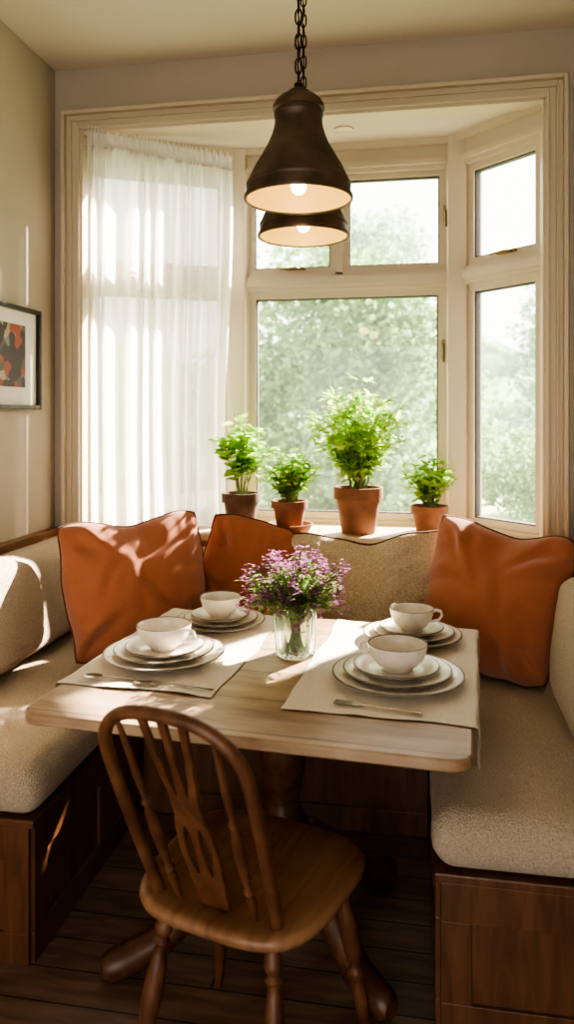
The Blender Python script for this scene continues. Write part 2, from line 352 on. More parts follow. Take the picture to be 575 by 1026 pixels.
# ---------------------------------------------------------------- benches
def bench(x0,x1,y0,y1,label,faces):
    e=empty('banquette_bench',((x0+x1)/2,(y0+y1)/2,0)); tag(e,label,'bench')
    hx,hy=(x1-x0)/2,(y1-y0)/2
    b=B(); b.box(-hx,hx,-hy,hy,0.0,.36); b.obj('body',M_WOODD,parent=e,smooth=False,bevel=.003)
    B().box(-hx-(.015 if 'w' in faces else 0),hx+(.015 if 'e' in faces else 0),-hy-.015,hy,.36,.382).obj('seat_board',M_WOODM,parent=e,smooth=False,bevel=.004)
    f=B(); th=.012
    def pan(ax,c,a0,a1,n):
        def bx(u0,u1,z0,z1,t=th):
            s=-1 if c<0 else 1
            lo,hi=(c,c+s*t) if s>0 else (c+s*t,c)
            if ax=='x': f.box(lo,hi,u0,u1,z0,z1)
            else: f.box(u0,u1,lo,hi,z0,z1)
        bx(a0,a1,.27,.36); bx(a0,a1,0,.08); st=.07
        for i in range(n+1):
            u=a0+(a1-a0-st)*i/n; bx(u,u+st,.08,.27)
        g=(a1-a0-st)/n
        for i in range(n): bx(a0+g*i+st,a0+g*(i+1),.08,.27,.003)
    if 'e' in faces: pan('x',hx,-hy,hy,3)
    if 'w' in faces: pan('x',-hx,-hy,hy,3)
    if 's' in faces: pan('y',-hy,-hx,hx,1 if hy>hx else 2)
    f.obj('panel_frame',M_WOODM,parent=e,smooth=False,bevel=.003)
    return e
bench(-1.595,-1.01,1.83,3.125,'dark panelled built-in bench along the wall with linen seat','es')
bench(.05,.655,1.79,3.125,'dark panelled built-in bench with framed end panel','ws')
bench(-.99,.03,2.62,3.125,'dark panelled built-in bench below the window sill','s')
SZ=.384
def place(o,loc,rot=(0,0,0)): o.location=loc; o.rotation_euler=rot; return o
GS='linen seat cushions'
tag(place(rbox('seat_cushion',.60,1.30,.135,.055,M_LINEN,seed=1,puff=.015),(-1.285,2.455,SZ+.068)),'thick beige linen seat cushion on the dark bench','cushion',GS)
tag(place(rbox('seat_cushion',.61,1.33,.135,.055,M_LINEN,seed=2,puff=.015),(.335,2.43,SZ+.068)),'thick beige linen seat cushion beside the table end','cushion',GS)
tag(place(rbox('seat_cushion',.98,.50,.130,.050,M_LINEN,seed=3,puff=.004),(-.48,2.865,SZ+.065)),'beige linen seat cushion under the throw pillows','cushion',GS)
GB='linen back cushions'
SB=SZ+.155
tag(place(rbox('back_cushion',.14,1.26,.39,.062,M_LINEN,seed=4,puff=.018),(-1.465,2.38,SB+.205),(0,math.radians(-6),0)),'beige linen back cushion leaning on the wainscot','cushion',GB)
tag(place(rbox('back_cushion',.15,.94,.39,.062,M_LINEN,seed=5,puff=.018),(.500,2.08,SB+.205),(0,math.radians(6),0)),'beige linen back cushion leaning beside rust pillow','cushion',GB)
tag(place(rbox('back_cushion',1.8,.070,.34,.033,M_LINEN,seed=6,puff=.004),(-.48,3.080,SB+.175)),'long beige linen back cushion below the sill','cushion',GB)
# ---------------------------------------------------------------- pillows
def pillow(loc,rotz,lean,w,h,t,mat,pm,label,dip=.03,seed=0,roll=0,taper=0,k=.0,amp=.55,group='throw pillows on the bench'):
    n=76; b=B(); vs=[];fs=[]
    rr=random.Random(seed*13+5)
    cre=[(rr.uniform(-.6,.6),rr.uniform(-.6,.6),rr.uniform(0,pi),rr.uniform(.3,.6),rr.uniform(.5,1.0)) for _ in range(3)]
    for cx,cz in ((-1,1),(1,1),(-1,-1),(1,-1)):
        for q in range(3):
            a=math.atan2(-cz,-cx)+rr.uniform(-.5,.5); cre.append((cx*.70+rr.uniform(-.1,.1),cz*.70+rr.uniform(-.1,.1),a,rr.uniform(.25,.45),rr.uniform(.9,1.6)))
    def P(u,v,s):
        cr=(u*v)**2*abs(u*v)
        x=w/2*u*(1-k*(1-v*v)-.055*cr); z=h/2*v*(1-k*(1-u*u)-.055*cr); x*=1+taper*v
        x+=.010*noise.noise(Vector((u*2.6+seed,v*2.6,5))); z+=.010*noise.noise(Vector((u*2.6,v*2.6+seed,8)))
        prof=(max(0,(1-u*u)*(1-v*v)))**.5
        sag=1+.32*(-v)*(1-abs(v))
        th=t/2*prof*sag
        z-=dip*math.exp(-((u-.05)/.5)**2)*max(0,(v+.3)/1.3)**1.5
        wr=noise.noise(Vector((x*4.5+seed,z*4.5,s*3)))*.034-abs(noise.noise(Vector((x*8+seed,z*8,s*5))))*.010
        for cx,cz,ca,cl,am in cre:
            dx,dz=u-cx,v-cz; al=dx*math.cos(ca)+dz*math.sin(ca); pe=-dx*math.sin(ca)+dz*math.cos(ca)+.3*al*al
            wr+= am*(-.018*math.exp(-(pe/.07)**2)+.014*math.exp(-((pe-.15)/.09)**2))*math.exp(-(al/cl)**2)
        edge=max(abs(u),abs(v)); par=(v if abs(u)>abs(v) else u)
        wr+= .016*math.sin(par*18+seed+2*noise.noise(Vector((par*3,seed,0))))*max(0,edge-.5)/.5*(1-edge)*4
        wr*=amp
        wr-= .04*math.exp(-(u/.28)**2)*max(0,v)**1.5 if dip>.02 else 0
        y=s*max(0,th+wr*min(1,prof*1.5))
        y+= .012*noise.noise(Vector((x*4,z*4,seed+9)))
        return (x,y,z)
    for s in (-1,1):
        o=len(vs)
        for j in range(n+1):
            for i in range(n+1):
                u=math.sin((i/n-.5)*pi); v=math.sin((j/n-.5)*pi); vs.append(P(u,v,s))
        for j in range(n):
            for i in range(n):
                a=o+j*(n+1)+i; q=(a,a+1,a+n+2,a+n+1); fs.append(q if s<0 else tuple(reversed(q)))
    b.add(vs,fs)
    o=b.obj('throw_pillow',mat,angle=180,fixn=False)
    bm=bmesh.new(); bm.from_mesh(o.data); bmesh.ops.remove_doubles(bm,verts=bm.verts,dist=.0004); bmesh.ops.recalc_face_normals(bm,faces=bm.faces); bm.to_mesh(o.data); bm.free()
    pts=[]; m=32
    for i in range(m): pts.append(P(-1+2*i/m,-1,0))
    for i in range(m): pts.append(P(1,-1+2*i/m,0))
    for i in range(m): pts.append(P(1-2*i/m,1,0))
    for i in range(m): pts.append(P(-1,1-2*i/m,0))
    B().tube(pts,.0055,6,closed=True).obj('piping',pm,parent=o)
    M=Matrix.Translation(loc)@Matrix.Rotation(rotz,4,'Z')@Matrix.Rotation(-lean,4,'X')@Matrix.Rotation(roll,4,'Y')@Matrix.Translation((0,0,h/2))
    o.matrix_world=M
    tag(o,label,'pillow',group); return o
R=math.radians
S0=SZ+.152
pillow((-1.010,2.665,S0+.02),R(31),R(15),.53,.52,.30,M_RUST,M_RUSTP,'large rust orange piped pillow against the corner of the bench',.045,1,R(-4),.04)
pillow((-.735,2.91,S0+.012),R(3),R(6),.39,.48,.13,M_RUST,M_RUSTP,'rust orange piped pillow below the potted plants',.0,2,R(13))
pillow((-.195,2.880,S0+.006),R(-2),R(9),.62,.46,.16,M_TAN,M_RUSTP,'wide tan linen pillow with dark piping below the sill',.045,3,R(-3),k=.035)
pillow((.205,2.675,S0+.02),R(-30),R(15),.50,.52,.29,M_RUST,M_RUSTP,'large rust orange pillow leaning at the bench corner',.045,4,R(5),.05)
# ---------------------------------------------------------------- table
TC=Vector((-.376,2.066)); TR=R(-4.2); TZ=.75
tb=empty('dining_table',(TC.x,TC.y,0),(0,0,TR)); tag(tb,'square oak pedestal dining table with dark turned base','table')
def rrect(hx,hy,r,n=8):
    p=[]
    for cx,cy,a0 in ((hx-r,hy-r,0),(-hx+r,hy-r,pi/2),(-hx+r,-hy+r,pi),(hx-r,-hy+r,1.5*pi)):
        for i in range(n+1):
            a=a0+pi/2*i/n; p.append((cx+r*math.cos(a),cy+r*math.sin(a)))
    return p
HXT=.520
B().prism(rrect(HXT,.485,.045),TZ-.027,TZ).obj('table_top',M_TABLE,parent=tb,bevel=.005,angle=30)
B().box(-.38,.38,-.34,.34,TZ-.085,TZ-.027).obj('apron',M_WOODD,parent=tb,smooth=False,bevel=.004)
B().lathe([(0,.20),(.06,.20),(.075,.23),(.075,.30),(.06,.33),(.045,.36),(.05,.40),(.062,.46),(.066,.54),(.055,.60),(.05,.62),(.07,.64),(.075,.66),(0,.665)],28).obj('pedestal',M_WOODD,parent=tb)
for a,Ln in ((213,.50),(318,.42),(45,.42),(135,.42)):
    c,s=math.cos(R(a)-TR),math.sin(R(a)-TR)
    pr=[(.04,.25),(.12,.25),(.22,.19),(.30,.115),(.38,.062),(.46,.044),(.50,.040),(.52,.040)]
    B().tube([(c*x*Ln/.52,s*x*Ln/.52,z) for x,z in pr],[.04,.04,.040,.040,.040,.040,.036,.022],12).obj('pedestal_foot',M_WOODD,parent=tb)
def runner(x0,x1,y0,y1,label,seed,rot=0):
    nx,ny=90,110; vs=[];fs=[]; HX=HXT
    for j in range(ny+1):
        for i in range(nx+1):
            x=x0+(x1-x0)*i/nx; y=y0+(y1-y0)*j/ny
            wx=.014*noise.noise(Vector((y*6,seed,x))); wy=.020*noise.noise(Vector((x*6,seed+4,0)))*(1 if y<y0+.1 else .3)
            z=TZ+.0030+.0018*noise.noise(Vector((x*7,y*7,seed)))+.0085*max(0,noise.noise(Vector((x*12+y*4,y*5,seed+7)))-.12)
            z=min(z,TZ+.0062)
            lim=HX+.003
            if abs(x)>lim:
                e=abs(x)-lim; z-=e*(1+.2*noise.noise(Vector((y*8,seed,1)))); x=math.copysign(lim+.004+.024*max(0,noise.noise(Vector((y*9,seed,2))))*min(1,e*15),x)
            vs.append((x+(wx if abs(x)<HX-.03 else max(0,abs(wx))*(1 if x>0 else -1)),y+wy,z))
    for j in range(ny):
        for i in range(nx):
            a=j*(nx+1)+i; fs.append((a,a+1,a+nx+2,a+nx+1))
    b=B(); b.add(vs,fs)
    o=b.obj('table_runner',M_RUN,loc=(TC.x,TC.y,0),rot=(0,0,TR+rot),angle=180,fixn=False)
    tag(o,label,'table runner','cream linen runners'); return o
runner(-.565,-.105,-.290,.465,'cream linen runner under two place settings near bench',1)
runner(.075,.625,-.315,.465,'cream linen runner draped over the table edge',2)
# dishes
PZ=TZ+.0066
def plate(name,r,label,grp):
    k=r/.165
    prof=[(0,.004),(.085*k,.004),(.088*k,0),(.095*k,0),(.10*k,.004),(.125*k,.009),(.160*k,.018),(.165*k,.0205),(.1645*k,.0225),(.160*k,.0230),(.125*k,.0145),(.108*k,.0095),(.10*k,.0085),(0,.0085)]
    mif=[0]*len(prof); mif[7]=1; mif[8]=1
    return tag(B().lathe(prof,64,mif=mif).obj(name,[M_CER,M_CERB],angle=60,fixn=True),label,'plate',grp)
def cup(r):
    h=.068; k=r/.075
    prof=[(0,.004),(.028*k,.004),(.030*k,0),(.036*k,0),(.037*k,.006),(.050*k,.014),(.066*k,.034),(.073*k,.055),(.075*k,h),(.0735*k,h+.001),(.071*k,h-.001),(.069*k,.055),(.062*k,.035),(.046*k,.018),(.03*k,.012),(0,.011)]
    mif=[0]*len(prof); mif[8]=1; mif[9]=1
    o=B().lathe(prof,48,mif=mif).obj('teacup',[M_CER,M_CERB],angle=60)
    x=.068*k
    B().tube([(x,0,.056),(x+.014,0,.062),(x+.03,0,.058),(x+.034,0,.045),(x+.024,0,.032),(x-.006,0,.026)],[.005,.005,.005,.005,.0045,.004],8).obj('handle',M_CER,parent=o)
    return tag(o,'cream stoneware teacup on stacked plates','cup','stoneware teacups')
p1=plate('dinner_plate',.172,'cream stoneware dinner plate on linen runner','stoneware dinner plates')
p2=plate('salad_plate',.142,'cream stoneware salad plate on dinner plate','stoneware salad plates')
p3=plate('saucer',.112,'cream stoneware saucer stacked on plate','stoneware saucers')
cu=cup(.078)
sets=[((-.712,2.035),1.0,-.3),((-.055,1.975),1.0,2.9),((-.640,2.385),.86,.15),((-.02,2.340),.88,.1)]
for i,((x,y),k,ra) in enumerate(sets):
    z=PZ
    for base,dz in ((p1,.0095),(p2,.0095),(p3,.0095),(cu,0)):
        if i==0: o=base; o.location=(x,y,z)
        else: o=copytree(base,(x,y,z))
        o.scale=(k,k,1)
        dx=random.uniform(-.004,.004)
        o.location=(x+dx,y-dx,z)
        o.rotation_euler=(0,0,ra)
        z+=dz
def spoon(loc,rz):
    b=B(); L=.19
    b.tube([(-L/2+.05,0,.004),(-.02,0,.006),(.04,0,.005),(L/2,0,.003)],[.0025,.003,.0045,.006],8,flat=.4)
    n=12; vs=[];fs=[]
    for j in range(5):
        r=j/4
        for i in range(n): a=2*pi*i/n; vs.append((-L/2+.025+.028*r*math.cos(a),.018*r*math.sin(a),.0015+.006*r*r))
    for j in range(4):
        for i in range(n): fs.append((j*n+i,j*n+(i+1)%n,(j+1)*n+(i+1)%n,(j+1)*n+i))
    b.add(vs,fs)
    return tag(b.obj('spoon',M_STEEL,loc=loc,rot=(0,0,rz)),'dark metal spoon lying on linen runner','spoon')
def fork(loc,rz):
    b=B(); L=.20
    b.tube([(-L/2+.055,0,.005),(0,0,.006),(.05,0,.005),(L/2,0,.003)],[.0028,.003,.0045,.007],8,flat=.4)
    b.prism([(-L/2+.03,-.011),(-L/2+.045,-.010),(-L/2+.06,-.003),(-L/2+.06,.003),(-L/2+.045,.010),(-L/2+.03,.011)],.003,.006)
    for k in range(4): y=-.0095+k*.0063; b.box(-L/2-.012,-L/2+.032,y-.0016,y+.0016,.003,.006)
    return tag(b.obj('fork',M_STEEL,loc=loc,rot=(0,0,rz)),'dark metal fork lying on linen runner','fork')
spoon((-.775,1.848,PZ-.001),R(-2)); fork((-.61,1.83,PZ-.001),R(-4))
fork((-.09,1.772,PZ-.001),R(-10))
# ---------------------------------------------------------------- leaves helper
def leafquad(b,p,d,L,W,mi=0,droop=.2):
    d=d.normalized(); up=Vector((random.uniform(-.3,.3),random.uniform(-.3,.3),1)); s=d.cross(up)
    if s.length<.05: s=Vector((1,0,0))
    s.normalize(); n=s.cross(d)
    q=[p,p+d*L*.35+s*W/2+n*W*.12,p+d*L*.75+s*W*.32-n*L*droop*.3,p+d*L-n*L*droop,p+d*L*.75-s*W*.32-n*L*droop*.3,p+d*L*.35-s*W/2+n*W*.12,p+d*L*.5-n*L*droop*.15]
    b.add(q,[(0,1,6),(1,2,6),(2,3,6),(3,4,6),(4,5,6),(5,0,6)],mi)
def plantmake(loc,pr,ph,label,pmat_,lm,fol_r,fol_h,nst,nleaf,L,W,saucer=False,name='potted_plant',pinn=False,tl=.25,up=.8):
    e=empty(name,loc); tag(e,label,'plant')
    z0=0
    if saucer:
        B().lathe([(0,0),(pr*1.0,0),(pr*1.1,.006),(pr*1.30,.040),(pr*1.22,.040),(pr*1.0,.014),(0,.014)],32).obj('saucer',M_TERRA,parent=e); z0=.015
    B().lathe([(0,z0),(pr*.66,z0),(pr*.68,z0+.004),(pr*.88,z0+ph*.74),(pr,z0+ph*.75),(pr*1.0,z0+ph),(pr*.9,z0+ph),(pr*.86,z0+ph*.86),(0,z0+ph*.86)],36).obj('pot',pmat_,parent=e,angle=35)
    B().lathe([(0,z0+ph*.875),(pr*.86,z0+ph*.87),(pr*.86,z0+ph*.865)],24).obj('soil',M_SOIL,parent=e)
    st=B(); lf=B(); zt=z0+ph*.86
    for k in range(nst):
        a=2*pi*(k*.618+random.uniform(-.04,.04)); r0=pr*.35*random.random(); f=math.sqrt((k+.5)/nst)
        R1=fol_r*f*.85; hh=fol_h*random.uniform(.72,1)*(1-.42*f*f)
        p0=Vector((r0*math.cos(a),r0*math.sin(a),zt)); p3=Vector((R1*math.cos(a),R1*math.sin(a),zt+hh)); p1=p0+Vector((0,0,hh*.4))+(p3-p0)*.15
        pts=[]
        for i in range(8):
            t=i/7; pts.append(p0*(1-t)**2+p1*2*t*(1-t)+p3*t*t)
        st.tube(pts,[.0026*(1-.6*i/7) for i in range(8)],5)
        for i in range(nleaf):
            t=random.uniform(tl,1.02); p=p0*(1-t)**2+p1*2*t*(1-t)+p3*t*t
            aa=random.uniform(0,2*pi); d=Vector((math.cos(aa),math.sin(aa),random.uniform(-.2,up)))
            if pinn:
                q=p+d.normalized()*L*random.uniform(.3,1.2); st.tube([p,q],.001,3)
                for m in range(4):
                    d2=(d+Vector((random.uniform(-1,1),random.uniform(-1,1),random.uniform(-.5,.7)))); leafquad(lf,p.lerp(q,(m+1)/4),d2,L*random.uniform(.6,1),W,0)
            else: leafquad(lf,p,d,L*random.uniform(.6,1.1),W*random.uniform(.7,1.1),0)
    st.obj('stem',M_STEM,parent=e,fixn=False); lf.obj('foliage',lm,parent=e,angle=180,fixn=False)
    return e
SL=.931
plantmake((-.790,3.29,SL),.088,.165,'leafy green herb in brown terracotta pot on the sill',M_TERRAD,M_LEAF,.17,.42,20,14,.066,.056,tl=.38)
plantmake((-.560,3.24,SL),.080,.125,'small bushy green plant in terracotta pot with saucer',M_TERRA,M_LEAF,.160,.26,44,12,.050,.032,saucer=True)
plantmake((-.262,3.285,SL),.108,.20,'large bright green bushy plant in terracotta pot',M_TERRA,M_LEAFB,.275,.51,46,10,.060,.024,pinn=True)
plantmake((.045,3.33,SL),.082,.12,'small green leafy plant in terracotta pot beside the angled window',M_TERRA,M_LEAF,.160,.25,40,12,.049,.028)
# ---------------------------------------------------------------- vase + bouquet
VX,VY=-.355,2.15
prof=[(0,0),(.052,0),(.057,.004),(.058,.05),(.060,.11),(.062,.138),(.059,.139),(.057,.11),(.054,.05),(.051,.012),(0,.010)]
b=B(); n=128; vs=[]
for r,z in prof:
    for i in range(n):
        a=2*pi*i/n; rr=r*(1+(.06*math.cos(14*a) if .004<z<.13 and r>.0545 else 0)); vs.append((rr*math.cos(a),rr*math.sin(a),z))
fs=[(j*n+i,j*n+(i+1)%n,(j+1)*n+(i+1)%n,(j+1)*n+i) for j in range(len(prof)-1) for i in range(n)]
b.add(vs,fs)
tag(b.obj('glass_vase',M_VASE,loc=(VX,VY,TZ+.001),angle=50),'ribbed clear glass vase holding purple wildflowers','vase')
bq=empty('flower_bouquet',(VX,VY,TZ+.014)); tag(bq,'loose bunch of purple and pink wildflowers with green leaves','flowers')
st=B(); lf=B(); fl=B()
for k in range(115):
    a=random.uniform(0,2*pi); f=math.sqrt(random.random()); R1=.152*f; hh=random.uniform(.15,.30)*(1-.25*f*f)
    p0=Vector((.038*math.cos(a+2.5)*f,.038*math.sin(a+2.5)*f,.004)); pm=Vector((.040*math.cos(a)*f,.040*math.sin(a)*f,.13)); p3=Vector((R1*math.cos(a),R1*math.sin(a),hh))
    pts=[p0,p0.lerp(pm,.5),pm]+[pm*(1-t)**2+(pm+Vector((R1*.25*math.cos(a),R1*.25*math.sin(a),(hh-.13)*.6)))*2*t*(1-t)+p3*t*t for t in (.25,.5,.75,1)]
    st.tube(pts,.0018,4)
    for i in range(15):
        t=random.uniform(.05,.95); p=pm.lerp(p3,t); aa=random.uniform(0,2*pi)
        leafquad(lf,p,Vector((math.cos(aa),math.sin(aa),random.uniform(-.2,.7))),random.uniform(.02,.044),.012)
    if k%4:
        for i in range(13):
            c=p3+Vector((random.gauss(0,.011),random.gauss(0,.011),random.gauss(.001,.013)))
            mi=0 if random.random()<.6 else 1
            for m in range(4):
                aa=m*pi/2+random.random(); d=Vector((math.cos(aa),math.sin(aa),random.uniform(0,.8))); leafquad(fl,c,d,.0080,.0070,mi,.1)
st.obj('stem',M_STEM,parent=bq,fixn=False); lf.obj('foliage',M_BLEAF,parent=bq,angle=180,fixn=False); fl.obj('blossom',[M_PURP,M_PINK],parent=bq,angle=180,fixn=False)
# ---------------------------------------------------------------- curtain
cv=empty('sheer_curtain',(-1.15,3.3,2.65)); tag(cv,'white sheer gathered curtain hanging over the side window','curtain')
A=Vector((-1.448,3.115)); Bp=Vector((-.860,3.395)); d=(Bp-A); L=d.length; dn=d.normalized(); nn=Vector((dn.y,-dn.x))
nx,nz=460,80; vs=[];fs=[]; zt,zb=2.705,.938
def fold(w):
    c=math.cos(w); return (abs(c)**.8)*math.copysign(1,c)
for j in range(nz+1):
    t=j/nz
    for i in range(nx+1):
        s=i/nx
        warp=s+.08*noise.noise(Vector((s*4.5,0,0)))+.025*t*noise.noise(Vector((s*4,t*1.3,7)))
        a1=max(.3,.9+1.1*noise.noise(Vector((s*6,t*.5,3))))
        low=fold(warp*2*pi*9+.9*noise.noise(Vector((s*4,t*.9,2))))
        mid=math.sin(warp*2*pi*19+3.0*noise.noise(Vector((s*7,t*.7,12))))
        hi=math.sin(warp*2*pi*30)
        k=min(1,t/.12)
        off=(.040*low*a1+.005*mid)*k + .016*hi*(1-k*.95)
        sq=1-.05*t*s+.015*math.sin(t*7)*s
        p=A+dn*(L*s*sq)+nn*(off)
        top=zt-.065*s + (.024*abs(hi))
        z=top+(zb-top)*t
        if .018<t<.038: p=p-nn*off*.95
        vs.append((p.x+1.15,p.y-3.3,z-2.65))
for j in range(nz):
    for i in range(nx):
        a=j*(nx+1)+i; fs.append((a,a+1,a+nx+2,a+nx+1))
B().add(vs,fs).obj('fabric',M_SHEER,parent=cv,angle=180,fixn=False)
B().tube([(A.x-.02+1.15,A.y-3.30,.0),(Bp.x+.0+1.15,Bp.y-3.295,-.062)],.006,10).obj('curtain_rod',M_WIN,parent=cv)
# ---------------------------------------------------------------- pendants
def pendant(loc,label):
    e=empty('pendant_lamp',loc); tag(e,label,'pendant lamp','bronze pendant lamps over the table')
    out=[(.010,.288),(.022,.286),(.030,.280),(.032,.272),(.050,.266),(.060,.257),(.066,.246),(.0675,.240),(.0675,.233),(.062,.230),(.062,.224),(.0645,.222),(.0645,.217),(.062,.214),(.062,.200),(.064,.187),(.069,.170),(.080,.143),(.097,.113),(.115,.083),(.127,.058),(.133,.042),(.1365,.040),(.1365,.035),(.134,.032),(.1375,.011),(.1415,.009),(.1425,.004),(.141,-.001),(.137,-.001)]
    inn=[(.134,.002),(.132,.034),(.126,.045),(.110,.083),(.092,.113),(.075,.143),(.060,.172),(.04,.20),(0,.205)]
    prof=out+inn; mif=[0]*(len(out))+[1]*len(inn)
    B().lathe(prof,56,mif=mif).obj('lamp_shade',[M_LAMP,M_LAMPI],parent=e,angle=40)
    B().tube([(0,0,.20),(0,0,.09)],.02,16).obj('socket',M_CHAIN,parent=e)
    B().lathe([(0,-.0),(.009,.002),(.017,.009),(.021,.020),(.019,.034),(.013,.050),(.011,.08)],20).obj('bulb',M_BULB,parent=e,loc=(0,0,.014))
    c=B(); top=ZC-loc[2]-.03
    c.lathe([(0,.283),(.012,.288),(.012,.302),(.006,.307),(0,.307)],12)
    i=0; z=.305
    while z<top-.02:
        pts=[]
        for q in range(16):
            a=2*pi*q/16; x=.0085*math.cos(a); zz=.017*math.sin(a); zz+=math.copysign(.004,zz) if abs(zz)>.001 else 0
            pts.append((x if i%2 else 0,0 if i%2 else x,z+.012+zz))
        c.tube(pts,.0022,6,closed=True); z+=.032; i+=1
    c.tube([(0.004*math.sin(t*9),.004*math.cos(t*9),.29+(top-.29)*t/20) for t in range(21)],.0016,6)
    c.obj('chain',M_CHAIN,parent=e)
    B().lathe([(0,top-.005),(.02,top-.005),(.05,top+.012),(.055,top+.03),(0,top+.03)],24).obj('ceiling_canopy',M_LAMP,parent=e)
    ld=bpy.data.lights.new('lamp_glow','POINT'); ld.energy=1.1; ld.color=(1,.70,.30); ld.shadow_soft_size=.03
    lo=bpy.data.objects.new('lamp_glow',ld); C.objects.link(lo); lo.parent=e; lo.location=(0,0,-.01)
    return e
pendant((-.309,1.926,2.008),'dark bronze dome pendant lamp on black chain')
pendant((-.352,2.29,1.998),'dark bronze pendant lamp hanging behind a matching lamp')
# ---------------------------------------------------------------- chair
ch=empty('dining_chair',(-.360,1.595,0),(0,0,R(-15))); tag(ch,'brown wooden bow-back chair with pierced splat pulled up to table','chair')
SH=.465
n=64
def outline(a,sc):
    c,s=math.cos(a),math.sin(a); e=2/3.6
    x=math.copysign(abs(c)**e,c); y=math.copysign(abs(s)**e,s)
    w=.236-.025*(1-y)/2*1.4
    return x*w*sc,y*.212*sc
vs=[];fs=[]
def ring(sc,zf):
    for i in range(n):
        a=2*pi*i/n; x,y=outline(a,sc); vs.append((x,y,zf(x,y)))
dish=lambda x,y: SH-.014*max(0,1-((x/.17)**2+((y+.02)/.16)**2))**1.0 + .005*math.exp(-(x/.03)**2)*(1 if y>0 else 0)
tops=[.02,.25,.45,.65,.82,.93]
for sc in tops: ring(sc,dish)
ring(.98,lambda x,y:SH-.003); ring(1,lambda x,y:SH-.012); ring(.985,lambda x,y:SH-.024); ring(.90,lambda x,y:SH-.034); ring(.02,lambda x,y:SH-.036)
nr=len(vs)//n
fs=[(j*n+i,j*n+(i+1)%n,(j+1)*n+(i+1)%n,(j+1)*n+i) for j in range(nr-1) for i in range(n)]
fs+= [tuple(range(n)),tuple(range((nr-1)*n,nr*n))]
B().add(vs,fs).obj('seat',M_CSEAT,parent=ch,angle=60)
lean=lambda z:-.150-.20*(z-SH)/.46
bow=[]
zc=.79; top=.920; BW=.152; BB=.136
for i in range(13):
    z=SH-.01+(zc-SH+.01)*i/12; s=(z-SH)/(zc-SH); bow.append((-(BB+(BW-BB)*math.sin(s*pi/2)),lean(z),z))
for i in range(1,24):
    a=pi-pi*i/24; e=.78; c,s=math.cos(a),math.sin(a)
    x=BW*math.copysign(abs(c)**e,c); z=zc+(top-zc)*abs(s)**e; bow.append((x,lean(z),z))
for p in list(reversed(bow[:13])): bow.append((-p[0],p[1],p[2]))
B().tube(bow,.0130,10).obj('bow_back',M_CHAIR,parent=ch)
def bowz(x):
    c=min(1,abs(x)/BW)**(1/.78); return zc+(top-zc)*(math.sqrt(max(0,1-c*c)))**.78
for sx in (-1,1):
    x0,x1=sx*.088,sx*.102; z1=bowz(x1)
    pts=[];rd=[]
    prof=[(0,.006),(.06,.007),(.12,.0105),(.16,.0065),(.18,.0115),(.20,.0065),(.30,.0105),(.42,.0125),(.5,.010),(.54,.006),(.56,.0105),(.58,.006),(.7,.0085),(.85,.0065),(1,.005)]
    for t,r_ in prof:
        z=SH-.005+(z1-SH)*t; pts.append((x0+(x1-x0)*t,lean(z),z)); rd.append(r_)
    B().tube(pts,rd,10).obj('spindle',M_CHAIR,parent=ch)
b=B()
def ribbon(f0,f1,z0,z1,N=30,th=.010):
    vs=[];fs=[]
    for i in range(N+1):
        z=z0+(z1-z0)*i/N; y=lean(z); a,c=f0(z),f1(z)
        vs+= [(a,y-th/2,z),(c,y-th/2,z),(c,y+th/2,z),(a,y+th/2,z)]
    for i in range(N):
        o=i*4
        for k in range(4): l=(k+1)%4; fs.append((o+k,o+l,o+4+l,o+4+k))
    fs+=[(0,3,2,1),(N*4,N*4+1,N*4+2,N*4+3)]
    b.add(vs,fs)
ztop=bowz(.03)-.003
def hw(z):
    s=(z-SH)/(ztop-SH)
    P=[(0,.032),(.08,.034),(.18,.039),(.30,.043),(.42,.040),(.52,.032),(.60,.032),(.72,.039),(.85,.047),(1,.052)]
    for (a,x),(c,y) in zip(P,P[1:]):
        if s<=c: t=max(0,(s-a)/(c-a)); t=t*t*(3-2*t); return x+(y-x)*t
    return P[-1][1]
zb1=SH+.085; zm0=SH+.205; zm1=SH+.255
ribbon(lambda z:-hw(z),lambda z:hw(z),SH,zb1,10)
ribbon(lambda z:-hw(z),lambda z:hw(z),zm0,zm1,10)
def slotw(z,z0,z1):
    t=(z-z0)/(z1-z0); return max(.0,math.sin(pi*min(1,max(0,t))))**.6
for z0,z1 in ((zb1,zm0),(zm1,ztop+.03)):
    ribbon(lambda z:-(.007+.009*(1-slotw(z,z0,z1))),lambda z:(.007+.009*(1-slotw(z,z0,z1))),z0,min(z1,ztop+.002))
    for sx in (-1,1):
        ribbon(lambda z:sx*hw(z),lambda z:sx*(hw(z)-.015-.009*(1-slotw(z,z0,z1))),z0,min(z1,ztop))
b.obj('splat',M_CHAIR,parent=ch,smooth=False,bevel=.0015)
prof=[(0,.012),(.06,.015),(.12,.019),(.15,.012),(.17,.018),(.19,.012),(.30,.019),(.42,.0215),(.52,.018),(.57,.012),(.59,.019),(.62,.019),(.64,.012),(.75,.016),(.88,.013),(1,.010)]
for x,y,X,Y in ((-.145,.14,-.20,.20),(.145,.14,.20,.20),(-.12,-.14,-.17,-.215),(.12,-.14,.17,-.215)):
    p0=Vector((x,y,SH-.03)); p1=Vector((X,Y,.0))
    pts=[];rd=[]
    for i in range(len(prof)-1):
        for q in range(3):
            t=prof[i][0]+(prof[i+1][0]-prof[i][0])*q/3; r_=prof[i][1]+(prof[i+1][1]-prof[i][1])*(.5-.5*math.cos(pi*q/3)); pts.append(p0.lerp(p1,t)); rd.append(r_)
    pts.append(p1); rd.append(.010)
    B().tube(pts,rd,14).obj('leg',M_CHAIR,parent=ch)
